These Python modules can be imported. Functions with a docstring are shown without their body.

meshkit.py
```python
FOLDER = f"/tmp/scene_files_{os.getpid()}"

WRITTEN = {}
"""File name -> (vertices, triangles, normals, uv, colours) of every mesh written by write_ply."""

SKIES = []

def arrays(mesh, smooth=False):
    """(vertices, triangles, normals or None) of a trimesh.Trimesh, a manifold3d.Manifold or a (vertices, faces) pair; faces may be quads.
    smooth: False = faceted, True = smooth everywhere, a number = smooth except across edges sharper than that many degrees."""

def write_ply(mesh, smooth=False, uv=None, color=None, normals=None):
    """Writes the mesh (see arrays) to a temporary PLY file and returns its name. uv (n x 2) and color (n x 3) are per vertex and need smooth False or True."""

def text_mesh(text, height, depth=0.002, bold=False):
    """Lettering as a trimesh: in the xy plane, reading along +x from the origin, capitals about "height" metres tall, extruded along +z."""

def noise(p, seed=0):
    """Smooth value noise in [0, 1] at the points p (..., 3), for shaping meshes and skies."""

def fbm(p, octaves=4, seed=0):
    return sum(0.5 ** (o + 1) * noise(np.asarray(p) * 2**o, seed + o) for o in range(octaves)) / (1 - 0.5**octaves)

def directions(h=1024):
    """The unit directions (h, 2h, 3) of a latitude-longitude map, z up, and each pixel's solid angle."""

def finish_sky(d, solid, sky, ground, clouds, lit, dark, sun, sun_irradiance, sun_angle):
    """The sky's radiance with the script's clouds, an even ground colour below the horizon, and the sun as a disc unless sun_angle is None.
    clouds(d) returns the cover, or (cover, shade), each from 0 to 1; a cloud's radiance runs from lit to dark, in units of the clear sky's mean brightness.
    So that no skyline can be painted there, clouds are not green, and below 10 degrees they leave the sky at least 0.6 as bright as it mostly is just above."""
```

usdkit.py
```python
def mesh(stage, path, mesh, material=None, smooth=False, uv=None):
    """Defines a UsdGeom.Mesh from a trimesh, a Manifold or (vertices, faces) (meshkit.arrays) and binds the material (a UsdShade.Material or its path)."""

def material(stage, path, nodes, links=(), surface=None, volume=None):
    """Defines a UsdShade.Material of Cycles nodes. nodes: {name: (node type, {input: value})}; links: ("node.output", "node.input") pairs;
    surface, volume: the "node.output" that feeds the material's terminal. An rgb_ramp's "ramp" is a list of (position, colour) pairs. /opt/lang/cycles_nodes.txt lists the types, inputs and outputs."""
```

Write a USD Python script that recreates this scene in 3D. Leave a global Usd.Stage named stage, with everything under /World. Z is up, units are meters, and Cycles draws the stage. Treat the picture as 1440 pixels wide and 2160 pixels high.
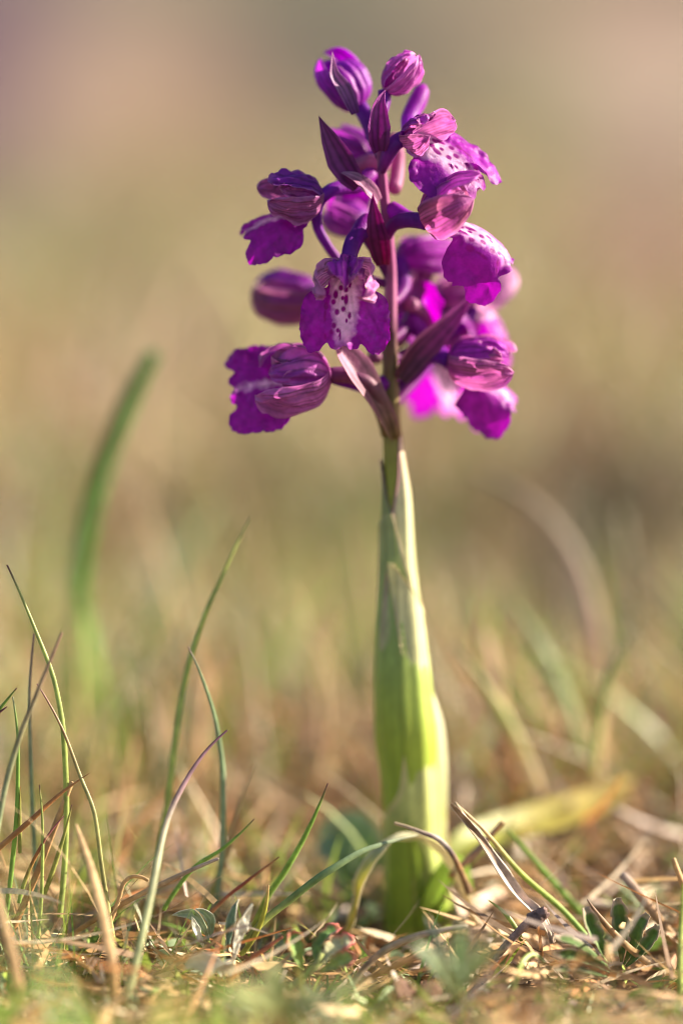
import math, random
import numpy as np
import usdkit, meshkit
from pxr import Usd, UsdGeom, UsdLux, UsdShade, Sdf, Gf, Vt
from scipy.interpolate import CubicSpline, PchipInterpolator

stage = Usd.Stage.CreateInMemory()
UsdGeom.SetStageUpAxis(stage, UsdGeom.Tokens.z)
UsdGeom.SetStageMetersPerUnit(stage, 1.0)
UsdGeom.Xform.Define(stage, '/World')
S = 0.001                                   # the shapes below are written in millimetres
T = Sdf.ValueTypeNames

# ------------------------------------------------------------------ camera, sky, sun, exposure
TILT = math.radians(9.0)
FOCUS = 450.0
MPP = 0.07                                  # millimetres per photograph pixel in the plane of focus
CAM = np.array([0.0, -460.5, 139.5])
FWD = np.array([0, math.cos(TILT), -math.sin(TILT)])
UPV = np.array([0, math.sin(TILT), math.cos(TILT)])
cam = UsdGeom.Camera.Define(stage, '/World/camera')
cam.AddTranslateOp().Set(Gf.Vec3d(*(CAM * S)))
cam.AddRotateXOp().Set(90 - math.degrees(TILT))
cam.CreateHorizontalApertureAttr(24.0)
cam.CreateFocalLengthAttr(24.0 * FOCUS / (1440 * MPP))
cam.CreateFStopAttr(4.0)
cam.CreateFocusDistanceAttr(FOCUS * S)
cam.CreateClippingRangeAttr(Gf.Vec2f(0.01, 2000.0))
cam.CreateExposureAttr(1.92)

SUN = np.array([0.93, 0.22, 0.44]); SUN /= np.linalg.norm(SUN)
elev, rot = math.asin(SUN[2]), math.atan2(SUN[0], SUN[1])
dome = UsdLux.DomeLight.Define(stage, '/World/sky')
skym = usdkit.material(stage, '/World/Looks/sky_light', {
    'sky': ('sky_texture', {'sky_type': 'single_scattering', 'sun_disc': False, 'sun_elevation': elev, 'sun_rotation': rot, 'aerosol_density': 1.6}),
    'bg': ('background_shader', {'strength': 0.055})}, [('sky.color', 'bg.color')], surface='bg.background')
UsdShade.MaterialBindingAPI.Apply(dome.GetPrim()).Bind(skym)
dome.GetPrim().SetCustomDataByKey('kind', 'structure')
sun = UsdLux.DistantLight.Define(stage, '/World/sun')
sun.CreateIntensityAttr(1.25); sun.CreateAngleAttr(0.5); sun.CreateColorAttr(Gf.Vec3f(1.0, 0.88, 0.70))
sun.GetPrim().GetAttribute('inputs:normalize').Set(True) if sun.GetPrim().GetAttribute('inputs:normalize') else sun.CreateNormalizeAttr(True)
zax = SUN; xax = np.cross([0, 0, 1], zax); xax /= np.linalg.norm(xax); yax = np.cross(zax, xax)
sun.AddTransformOp().Set(Gf.Matrix4d(*xax, 0, *yax, 0, *zax, 0, 0, 0, 0.5, 1))

# ------------------------------------------------------------------ helpers
rng = np.random.default_rng(7)
nrm = lambda a: np.asarray(a, float) / (np.linalg.norm(a) + 1e-12)
def ray(px, py):
    return FWD * FOCUS + np.array([1, 0, 0]) * (px - 720) * MPP + UPV * (1080 - py) * MPP
def P(px, py, y):
    """The point at depth y (mm behind the stem) seen at the photograph's pixel."""
    d = ray(px, py)
    return CAM + d * (y - CAM[1]) / d[1]
def G(px, py, z=0.0):
    """The ground point seen at the photograph's pixel."""
    d = ray(px, py)
    return CAM + d * (z - CAM[2]) / d[2]
def PP(*pts):
    return np.array([P(*p) for p in pts])
def curve(pts, n=24, k=1):
    """A smooth curve through the points, n samples evenly along it; extra columns (widths) come along."""
    p = np.asarray(pts, float)
    t = np.r_[0, np.cumsum(np.linalg.norm(np.diff(p[:, :3], axis=0), axis=1))]
    t /= t[-1]
    f = PchipInterpolator(t, p) if len(p) > 2 else None
    u = np.linspace(0, 1, n)
    return f(u) if f is not None else p[0] + (p[1] - p[0]) * u[:, None]
def frames(p, hint):
    t = np.gradient(p, axis=0); t /= np.linalg.norm(t, axis=1, keepdims=True) + 1e-12
    n = np.empty_like(p); h = np.asarray(hint, float)
    for i in range(len(p)):
        h = h - t[i] * h.dot(t[i]); h /= np.linalg.norm(h) + 1e-12
        n[i] = h
    return t, n, np.cross(t, n)
def grid_faces(a, b, wrap=False):
    i, j = np.meshgrid(np.arange(a - 1), np.arange(b if wrap else b - 1), indexing='ij')
    k = (j + 1) % b
    q = np.stack([i * b + j, i * b + k, (i + 1) * b + k, (i + 1) * b + j], -1).reshape(-1, 4)
    return np.vstack([q[:, [0, 1, 2]], q[:, [0, 2, 3]]])
def as_col(c, n):
    c = np.asarray(c, float)
    return np.broadcast_to(c, (n, 3)) if c.ndim == 1 else c
def along(stops, u):
    """Colour stops [(u, colour)...] read at u."""
    x = [s[0] for s in stops]; c = np.array([s[1] for s in stops])
    return np.stack([np.interp(u, x, c[:, k]) for k in range(3)], -1)
def tube(p, r, sides=7, flat=1.0, hint=(0.31, -0.9, 0.2), col=(.5, .5, .5), ribs=0.0, rib_n=5):
    """Closed tube through p with radii r; flat squeezes it along the hint; col one colour, or one per point."""
    p = np.asarray(p, float); n = len(p)
    r = np.broadcast_to(np.asarray(r, float), (n,))
    t, nn, bb = frames(p, hint)
    a = np.arange(sides) * 2 * np.pi / sides
    rr = r[:, None] * (1 + ribs * np.cos(rib_n * a)[None])
    v = p[:, None] + rr[..., None] * (np.cos(a)[None, :, None] * nn[:, None] * flat + np.sin(a)[None, :, None] * bb[:, None])
    c = np.repeat(as_col(col, n)[:, None], sides, 1)
    v = v.reshape(-1, 3); c = c.reshape(-1, 3); f = grid_faces(n, sides, True)
    m = len(v)
    v = np.vstack([v, p[0] - t[0] * r[0] * .4, p[-1] + t[-1] * r[-1] * .4]); c = np.vstack([c, c[0], c[-1]])
    j = np.arange(sides); k = (j + 1) % sides
    f = np.vstack([f, np.c_[np.full(sides, m), k, j], np.c_[np.full(sides, m + 1), (n - 1) * sides + j, (n - 1) * sides + k]])
    return v, f, c
def ribbon(p, w, hint=(0, -1, 0), fold=0.25, cols=5, col=(.5, .5, .5), edge=None, curl=0.0, wob=0.0, seed=0, thick=0.12):
    """A leaf: half-width w along p, its face towards hint, folded along the midrib, closed with a real thickness."""
    p = np.asarray(p, float); n = len(p)
    w = np.broadcast_to(np.asarray(w, float), (n,))
    t, nn, bb = frames(p, hint)
    s = np.linspace(-1, 1, cols)
    off = fold * np.abs(s)[None] * w[:, None] - curl * (s ** 2)[None] * w[:, None]
    if wob: off = off + wob * (meshkit.noise(np.stack(np.broadcast_arrays(np.arange(n)[:, None] * .35, s[None] * 1.3, seed * 7.7 + 0 * s[None]), -1)) - .5)
    v = p[:, None] + (s[None] * w[:, None])[..., None] * bb[:, None] + off[..., None] * nn[:, None]
    c = np.repeat(as_col(col, n)[:, None], cols, 1).astype(float)
    if edge is not None:
        c[:, [0, -1]] = np.asarray(edge)
    f = grid_faces(n, cols)
    v = v.reshape(-1, 3); c = c.reshape(-1, 3)
    if thick:
        nb = np.repeat(nn[:, None], cols, 1).reshape(-1, 3)
        return shell(v, f, c, nb, n, cols, thick)
    return v, f, c
def shell(v, f, c, nb, a, b, thick):
    m = len(v)
    idx = np.arange(a * b).reshape(a, b)
    loop = np.r_[idx[0, :-1], idx[:-1, -1], idx[-1, :0:-1], idx[:0:-1, 0]]
    nx = np.roll(loop, -1)
    side = np.vstack([np.c_[loop, loop + m, nx + m], np.c_[loop, nx + m, nx]])
    return np.vstack([v, v - nb * thick]), np.vstack([f, f[:, ::-1] + m, side]), np.vstack([c, c])
def join(*parts):
    V, F, C, n = [], [], [], 0
    for v, f, c in parts:
        V.append(v); F.append(f + n); C.append(c); n += len(v)
    return np.vstack(V), np.vstack(F), np.vstack(C)

used = {}
def numbered(path):
    k = used.get(path, 0); used[path] = k + 1
    return path if k == 0 else f'{path}_{k:03d}'
def tint(prim, col):
    UsdGeom.PrimvarsAPI(prim).CreatePrimvar('tint', T.Color3fArray, 'vertex').Set(Vt.Vec3fArray.FromNumpy(np.ascontiguousarray(col, np.float32)))
def obj(name, m, mat, parent=None, base=None, smooth=True):
    """ONE Mesh prim of shape m = (v, f, colours) in mm, under parent or under /World."""
    v, f, c = m
    root = '/World' if parent is None else str(parent.GetPath())
    path = numbered(f'{root}/{name}')
    off = np.zeros(3)
    if parent is not None:
        off = origin.get(str(parent.GetPath()), off)
    elif base is not None:
        off = np.asarray(base, float)
    g = usdkit.mesh(stage, path, ((v - off) * S, f), mat, smooth=smooth)
    tint(g.GetPrim(), c)
    if parent is None and base is not None:
        g.AddTranslateOp().Set(Gf.Vec3d(*(off * S)))
    origin[path] = off
    return g.GetPrim()
origin = {}
def tag(p, label=None, cat=None, group=None, kind=None):
    for k, x in (('label', label), ('category', cat), ('group', group), ('kind', kind)):
        if x: p.SetCustomDataByKey(k, x)
    return p
def thing(name, base, label, cat, group=None):
    path = numbered('/World/' + name)
    x = UsdGeom.Xform.Define(stage, path)
    x.AddTranslateOp().Set(Gf.Vec3d(*(np.asarray(base) * S)))
    origin[path] = np.asarray(base, float)
    return tag(x.GetPrim(), label, cat, group)

# ------------------------------------------------------------------ materials
def leafy(name, trans=0.35, rough=0.5, spec=0.35, nscale=500., namt=0.35, bump=0.00004, bscale=2500., sheen=0.0, sat=1.0, vary=0.0):
    nodes = {
        'a': ('attribute', {'attribute': 'tint'}),
        'geo': ('geometry', {}),
        'n': ('noise_texture', {'scale': nscale, 'detail': 4.0, 'roughness': 0.6}),
        'r': ('map_range', {'from_min': 0.25, 'from_max': 0.75, 'to_min': 1 - namt, 'to_max': 1 + namt}),
        'm': ('vector_math', {'math_type': 'scale'}),
        'hs': ('hsv', {'saturation': sat}),
        'n2': ('noise_texture', {'scale': bscale, 'detail': 2.0}),
        'b': ('bump', {'strength': 0.6, 'distance': bump}),
        'p': ('principled_bsdf', {'roughness': rough, 'specular_ior_level': spec, 'sheen_weight': sheen, 'sheen_roughness': 0.4}),
        't': ('translucent_bsdf', {}),
        'mx': ('mix_closure', {'fac': trans})}
    links = [('geo.position', 'n.vector'), ('geo.position', 'n2.vector'), ('n.fac', 'r.value'), ('a.vector', 'm.vector1'), ('r.result', 'm.scale'),
             ('n2.fac', 'b.height'), ('b.normal', 'p.normal'), ('m.vector', 'p.base_color'), ('m.vector', 'hs.color'), ('hs.color', 't.color'),
             ('p.BSDF', 'mx.closure1'), ('t.BSDF', 'mx.closure2')]
    return usdkit.material(stage, '/World/Looks/' + name, nodes, links, surface='mx.closure')
M = {
    'petal': leafy('petal', trans=0.5, rough=0.5, spec=0.35, nscale=700., namt=0.25, bump=0.00014, bscale=3000., sat=1.05),
    'stalk': leafy('orchid_stalk', trans=0.30, rough=0.4, spec=0.45, nscale=350., namt=0.16, bump=0.00004, bscale=2200.),
    'leaf': leafy('leaf_blade', trans=0.38, rough=0.45, spec=0.4, nscale=260., namt=0.25),
    'grass': leafy('grass_blade', trans=0.33, rough=0.42, spec=0.4, nscale=420., namt=0.42, bump=0.00003),
    'straw': leafy('dry_straw', trans=0.22, rough=0.55, spec=0.3, nscale=600., namt=0.4, bump=0.00006, bscale=1800.),
    'herb': leafy('hairy_leaf', trans=0.25, rough=0.7, spec=0.2, nscale=900., namt=0.3, bump=0.00012, bscale=3000., sheen=0.35),
    'bark': leafy('twig_bark', trans=0.0, rough=0.75, spec=0.2, nscale=900., namt=0.5, bump=0.0002, bscale=1500.),
}
earth = usdkit.material(stage, '/World/Looks/earth', {
    'a': ('attribute', {'attribute': 'tint'}), 'geo': ('geometry', {}),
    'n': ('noise_texture', {'scale': 220., 'detail': 6.0, 'roughness': 0.65}),
    'r': ('map_range', {'from_min': 0.3, 'from_max': 0.7, 'to_min': 0.45, 'to_max': 1.5}),
    'm': ('vector_math', {'math_type': 'scale'}),
    'b': ('bump', {'strength': 0.8, 'distance': 0.0015}),
    'p': ('principled_bsdf', {'roughness': 0.9, 'specular_ior_level': 0.15})},
    [('geo.position', 'n.vector'), ('n.fac', 'r.value'), ('a.vector', 'm.vector1'), ('r.result', 'm.scale'), ('n.fac', 'b.height'), ('b.normal', 'p.normal'), ('m.vector', 'p.base_color')],
    surface='p.BSDF')

# colours (linear albedo)
STRAW, TAN, RUST, BROWN = np.array([.55, .37, .185]), np.array([.40, .23, .105]), np.array([.40, .17, .06]), np.array([.16, .10, .06])
GREEN, LIME, OLIVE, GREY = np.array([.15, .25, .05]), np.array([.27, .36, .06]), np.array([.26, .27, .07]), np.array([.22, .29, .17])
PURTIP = np.array([.16, .05, .07])
MAG, DPUR, PINK, PALE, WINE = np.array([.34, .012, .38]), np.array([.16, .012, .28]), np.array([.52, .17, .38]), np.array([.80, .62, .76]), np.array([.14, .008, .06])
GREENV = np.array([.34, .30, .12])

# ------------------------------------------------------------------ the ground: one sheet to the horizon
def height(x, y):
    """Ground height (mm) at x, y (mm)."""
    q = np.stack([x / 26., y / 26., 0 * x], -1)
    z = (meshkit.fbm(q, 3, 3) - .5) * 7.0
    q2 = np.stack([x / 260., y / 260., 0 * x + 5.], -1)
    far = np.clip((y - 250) / 800., 0, 1)
    z = z + (meshkit.noise(q2, 9) - .5) * 40 * far
    rise = np.clip((y - 1800) / 1000., 0, None)
    return z + 62 * rise ** 1.15 * np.clip(rise, 0, 1)
ys = np.r_[np.linspace(-420, -110, 30), np.linspace(-105, 120, 150), np.geomspace(124, 90000, 150)]
us = np.linspace(-1, 1, 161)
yy, uu = np.meshgrid(ys, us, indexing='ij')
half = 130 + np.maximum(yy + 110, 0) * 0.75
xx = uu * half + 0 * yy
zz = height(xx, yy)
pz = meshkit.fbm(np.stack([xx / 420., yy / 900., 0 * xx + 2.], -1), 3, 21)
pz2 = meshkit.fbm(np.stack([xx / 90., yy / 140., 0 * xx + 2.], -1), 3, 4)
pz3 = meshkit.noise(np.stack([xx / 700., yy / 2600., 0 * xx + 9.], -1), 8)
near = np.clip((yy - 60) / 500., 0, 1)[..., None]
mixg = np.clip((pz - .5) * 4.5 + .45, 0, 1)[..., None]
c_near = BROWN * (.8 + .9 * pz2[..., None]) * np.array([1, .95, .9])
c_far = np.array([.23, .185, .125]) * (1 - mixg) + np.array([.145, .16, .085]) * mixg
def hit(px, py):
    """Where the sight line through the pixel meets the rising ground."""
    d = ray(px, py); d = d / d[1]
    y = np.geomspace(560, 80000, 5000) - 460.5
    p = CAM + d * (y - CAM[1])[:, None]
    k = np.argmax(p[:, 2] < height(p[:, 0], p[:, 1] - 0))
    return p[k, 0], p[k, 1]
# the meadow's own patches: heather, dry grass, moss and bare brown earth
PATCH = [(40, 130, 330, 2.6, [.11, .055, .08]), (560, 40, 360, 1.5, [.155, .17, .085]), (1330, 90, 300, 1., [.34, .24, .13]), (300, 290, 260, 1., [.44, .29, .19]), (1330, 400, 240, 1.0, [.38, .24, .22]),
         (330, 460, 240, .8, [.44, .33, .15]), (1120, 320, 230, .8, [.36, .33, .15]), (1350, 680, 170, 1.1, [.44, .22, .17]), (120, 620, 240, 1.0, [.26, .27, .12]), (1200, 850, 260, .7, [.32, .31, .15]),
         (1000, 1180, 150, .5, [.38, .26, .15]), (1300, 1340, 230, 1.6, [.08, .05, .05]), (1050, 1350, 120, .5, [.20, .14, .08]), (240, 930, 220, .8, [.48, .33, .22]), (500, 1020, 230, .9, [.50, .35, .23]), (560, 700, 260, .6, [.42, .34, .19]), (650, 1350, 200, .8, [.33, .32, .10])]
PATCH = [(*hit(a, b), w * MPP / FOCUS, k, np.array(c)) for a, b, w, k, c in PATCH]
def meadow(x, y, c):
    for hx, hy, wa, k, pc in PATCH:
        d = y - CAM[1]; dh = hy - CAM[1]
        e = ((x / d - hx / dh) / wa) ** 2 + (np.log(d / dh) / (.24 if hy < 500 else .30 if hy < 1500 else .55)) ** 2
        g = np.clip(k * np.exp(-e * 1.4), 0, 1)[..., None]
        c = c * (1 - g) + pc * np.array([.60, .62, .70]) * g
    return c
c_far = meadow(xx, yy, c_far)
c_far = c_far * (1 - .45 * np.clip((pz3 - .58) * 5, 0, 1)[..., None] * np.array([.75, 1.05, .8]))
gcol = c_near * (1 - near) + c_far * near
ground = obj('ground', (np.stack([xx, yy, zz], -1).reshape(-1, 3), grid_faces(len(ys), len(us)), gcol.reshape(-1, 3)), earth)
tag(ground, kind='structure')

# ------------------------------------------------------------------ uncounted grass and litter
def strips(base, yaw, lean, length, width, bend, c0, c1, seg=5, leaf=False):
    """Many flat tapering blades at once. yaw: heading of the lean; lean: start angle off vertical; bend: further angle to the tip."""
    n = len(base); u = np.linspace(0, 1, seg + 1)
    ang = lean[:, None] + bend[:, None] * u[None]
    ds = length[:, None] / seg
    hx = np.cumsum(np.sin(ang) * ds, 1) - np.sin(ang[:, :1]) * ds
    hz = np.cumsum(np.cos(ang) * ds, 1) - np.cos(ang[:, :1]) * ds
    d = np.stack([np.cos(yaw), np.sin(yaw), 0 * yaw], -1)
    p = base[:, None] + hx[..., None] * d[:, None] + hz[..., None] * np.array([0, 0, 1.])
    side = np.stack([-np.sin(yaw), np.cos(yaw), 0 * yaw], -1)
    tw = rng.uniform(-1.2, 1.2, n)
    nor = np.stack([np.cos(ang), np.sin(ang)], -1)
    nvec = nor[..., :1] * d[:, None] * -1 + nor[..., 1:] * np.array([0, 0, 1.])
    sv = side[:, None] * np.cos(tw)[:, None, None] + nvec * np.sin(tw)[:, None, None]
    w = width[:, None] * (np.clip(np.sin(np.pi * np.clip(u, 0, .99) ** .75), .12, 1)[None] if leaf else np.clip(1.02 - u[None] ** 2.2, .03, 1))
    v = np.stack([p - sv * w[..., None], p + sv * w[..., None]], 2)
    col = c0[:, None] * (1 - u[None, :, None]) + c1[:, None] * u[None, :, None]
    col = np.repeat(col[:, :, None], 2, 2)
    f = grid_faces(seg + 1, 2)
    F = (f[None] + (np.arange(n) * (seg + 1) * 2)[:, None, None]).reshape(-1, 3)
    return v.reshape(-1, 3), F, col.reshape(-1, 3)
def pick(pal, n, jitter=.2):
    c = np.array([p[1] for p in pal]); w = np.array([p[0] for p in pal], float)
    k = rng.choice(len(pal), n, p=w / w.sum())
    return c[k] * (1 + rng.uniform(-jitter, jitter, (n, 1))), k
def scatter(n, y0, y1, xhalf=lambda y: 40 + .13 * (y + 460), dens=None, power=1.0):
    y = y0 + (y1 - y0) * rng.random(n) ** power
    x = rng.uniform(-1, 1, n) * xhalf(y)
    keep = np.ones(n, bool) if dens is None else rng.random(n) < dens(x, y)
    x, y = x[keep], y[keep]
    return np.stack([x, y, height(x, y) - .4], -1)
def clear_of_orchid(x, y):
    """Keeps the view on the stem's foot open."""
    px = x - 11
    return np.where((np.abs(px) < 9) & (y < 3) & (y > -8), .25, np.where((np.abs(px) < 9) & (y < -7) & (y > -45), .75, 1.0)) * np.where(np.hypot(px, y) < 6, 0, 1)
def grassfield(n, y0, y1, lmin, lmax, wmin, wmax, pal, lean=(.0, .5), bend=(.1, .9), dens=None, seg=5, power=1.0):
    b = scatter(n, y0, y1, dens=dens, power=power); n = len(b)
    c, k = pick(pal, n)
    L = rng.uniform(lmin, lmax, n) * (.6 + .8 * rng.random(n) ** 2)
    if y1 > 200:
        c = .3 * c * np.array([.95, 1, 1.15]) + .7 * meadow(b[:, 0], b[:, 1], c * np.array([.88, .87, .98])) * rng.uniform(.8, 1.35, (n, 1))
    return strips(b, rng.uniform(0, 2 * np.pi, n), rng.uniform(*lean, n), L, rng.uniform(wmin, wmax, n), rng.uniform(*bend, n), c, c * rng.uniform(.8, 1.25, (n, 1)), seg)

GP = [(3, GREEN), (2, LIME), (2, OLIVE), (1, GREY)]
DP = [(3.4, STRAW), (3, TAN), (1.6, RUST), (1.2, np.array([.26, .16, .09])), (1, np.array([.42, .33, .28])), (1.2, np.array([.66, .54, .38]))]
patch = lambda s, sd, lo=.42, hi=.6: (lambda x, y: np.clip((meshkit.noise(np.stack([x / s, y / s, 0 * x + sd], -1), sd) - lo) / (hi - lo), 0.04, 1) * clear_of_orchid(x, y))
litter = join(
    grassfield(3600, -110, 70, 4, 17, .18, .55, DP + [(4, BROWN), (2, np.array([.22, .15, .10]))], lean=(1.2, 1.75), bend=(-.25, .25), dens=lambda x, y: clear_of_orchid(x, y) * .9 + .1, seg=4),
    grassfield(2600, -110, 60, 2, 7, .3, .9, DP + [(2, BROWN * 1.3)], lean=(1.1, 1.8), bend=(-.6, .8), seg=3),
    grassfield(4200, 50, 420, 10, 34, .3, .8, DP, lean=(.9, 1.6), bend=(-.3, .6), seg=4))
def foreground(n, y0, y1, over, pal, side, wmin=.25, wmax=.6, lean=(.1, 1.0)):
    """Clumps just in front of the lens, reaching a little above the lower rim of the view."""
    y = rng.uniform(y0, y1, n); x = rng.uniform(-1, 1, n) * (30 + .14 * (y + 460))
    k = rng.random(n) < side(x); x, y = x[k], y[k]; n = len(x)
    b = np.stack([x, y, height(x, y) - .5], -1)
    top = 139.5 - (y + 460.5) * math.tan(math.radians(18.4)) + rng.uniform(-6, over, n) * (.35 + .65 * rng.random(n)) * (.6 + .8 * meshkit.noise(np.stack([x / 14, y / 14, 0 * x], -1), 77))
    c, _ = pick(pal, n)
    ln = rng.uniform(*lean, n)
    return strips(b, rng.uniform(0, 2 * np.pi, n), ln, np.clip(top, 2, 60) / np.cos(ln * .8 + .1), rng.uniform(wmin, wmax, n), rng.uniform(-.2, .5, n), c, c * rng.uniform(.8, 1.3, (n, 1)), 5)
def raised(n, y0, y1, lmin, lmax, wmin, wmax, pal, zmax, side_only=False):
    """Loose pieces lying on one another, up to zmax above the soil."""
    b = scatter(n, y0, y1, dens=clear_of_orchid)
    if side_only: b = b[np.abs(b[:, 0] - 10) > 13 + 6 * rng.random(len(b))]
    b[:, 2] += rng.random(len(b)) ** 1.6 * zmax
    c, _ = pick(pal, len(b), .35)
    m = len(b)
    return strips(b, rng.uniform(0, 2 * np.pi, m), rng.uniform(1.15, 1.85, m), rng.uniform(lmin, lmax, m), rng.uniform(wmin, wmax, m), rng.uniform(-.5, .5, m), c, c * rng.uniform(.75, 1.3, (m, 1)), 5)
left = lambda x: np.clip(.5 - x / 50, .08, 1); right = lambda x: np.clip(.5 + x / 60, .12, 1)
litter = join(litter,
    raised(1900, -75, 45, 5, 20, .2, .6, DP + [(2.5, BROWN * 1.3), (2, np.array([.24, .16, .10]))], 7.0), raised(1100, -70, 40, 3, 10, .6, 1.7, DP + [(3, BROWN * 1.4), (1.5, RUST), (.6, np.array([.6, .5, .42]))], 5.0), raised(750, -55, 40, 8, 24, .15, .5, DP + [(2, np.array([.62, .50, .34]))], 13.0, side_only=True), raised(1500, 35, 160, 8, 26, .3, .9, DP, 9.0),
    foreground(420, -150, -66, 7, DP + [(2, BROWN)], lambda x: .3 + .7 * right(x), wmax=1.1))
tag(obj('dead_grass_litter', litter, M['straw'], smooth=True), 'matted dry straw and dead grass bits covering the ground round the orchid', 'dead grass', kind='stuff')
gr = join(
    foreground(700, -150, -62, 11, [(3, LIME), (2, OLIVE), (1.5, GREEN * 1.4), (1, np.array([.42, .44, .10]))], left, wmax=1.1),
    foreground(160, -120, -66, 4, [(2, GREY * 1.3), (1, OLIVE)], lambda x: np.exp(-((x + 2) / 26) ** 2)),
    grassfield(1700, -48, 45, 10, 34, .10, .24, GP + [(3, STRAW), (2, TAN)], lean=(.0, .5), dens=lambda x, y: np.clip((-24 - x) / 18, 0, 1)),
    grassfield(4200, -110, -10, 4, 13, .14, .40, GP + [(2, STRAW)], lean=(.1, 1.0), dens=patch(24., 5)),
    grassfield(1300, 2, 70, 6, 22, .2, .5, GP, lean=(.0, .8), dens=patch(30., 6)),
    grassfield(4200, 50, 330, 14, 44, .3, .7, GP, lean=(0, .6), dens=patch(48., 11)))
tag(obj('short_grass', gr, M['grass'], smooth=True), 'short green grass blades growing through the dry litter', 'grass', kind='stuff')
dry = join(
    grassfield(300, 45, 140, 20, 50, .4, .9, [(3, STRAW), (2.5, TAN), (2, LIME), (2, GREEN * 1.3)], lean=(0, .4), bend=(.1, .6), dens=lambda x, y: clear_of_orchid(x, y) * (np.abs(x - 11) > 8)),
    grassfield(900, 8, 70, 8, 26, .15, .35, DP, lean=(.1, .9), bend=(.1, 1.2), dens=clear_of_orchid),
    grassfield(5200, 50, 360, 16, 46, .25, .6, DP, lean=(.0, .9), bend=(.1, 1.2)),
    grassfield(9000, 300, 2600, 25, 70, .8, 2.2, DP + [(3.5, GREEN), (3, OLIVE)], lean=(0, .9), dens=patch(260., 3, .2, .5), power=1.6, seg=4))
tag(obj('standing_dry_grass', dry, M['straw'], smooth=True), 'standing dry grass of the meadow fading out of focus behind', 'dry grass', kind='stuff')

# ------------------------------------------------------------------ the orchid
base = P(872, 1985, 0)
orchid = thing('orchid', base, 'purple green-winged orchid with a thick pale green stem, the sharp main plant', 'orchid')
STEM = [  # px, py, depth, half-width in px
    (882, 2010, 0, 74), (882, 1960, 0, 76), (876, 1850, 0, 68), (867, 1740, 0, 58), (861, 1640, 0, 60), (855, 1540, 0, 64), (849, 1440, 0, 60), (845, 1340, 0, 53), (841, 1240, 0, 43),
    (838, 1140, 0, 36), (836, 1040, 0, 31), (832, 980, 0, 26), (826, 900, 0, 22), (824, 820, 0, 20), (823, 700, 0, 17), (824, 600, 0, 15), (819, 500, -1, 13.5), (811, 420, -1.5, 12), (803, 330, -2, 10), (797, 270, -2, 8), (796, 215, -2, 5)]
sp = curve([[*P(a, b, y), w * MPP, b] for a, b, y, w in STEM], 120)
def stem_at(py):
    """Centre and radius of the stem at the photograph's row."""
    i = np.argsort(sp[:, 4])
    return np.array([np.interp(py, sp[i, 4], sp[i, k]) for k in range(4)])
scol = along([(250, [.30, .04, .20]), (480, [.36, .09, .26]), (640, [.38, .12, .26]), (700, [.13, .03, .07]), (780, [.20, .15, .06]), (900, [.30, .24, .08]), (1000, [.36, .38, .06]), (1500, [.33, .42, .07]), (1900, [.24, .36, .04])], sp[:, 4])
obj('stem', tube(sp[:, :3], sp[:, 3] * .9, sides=28, col=scol, ribs=.05, rib_n=7), M['stalk'], orchid)

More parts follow.
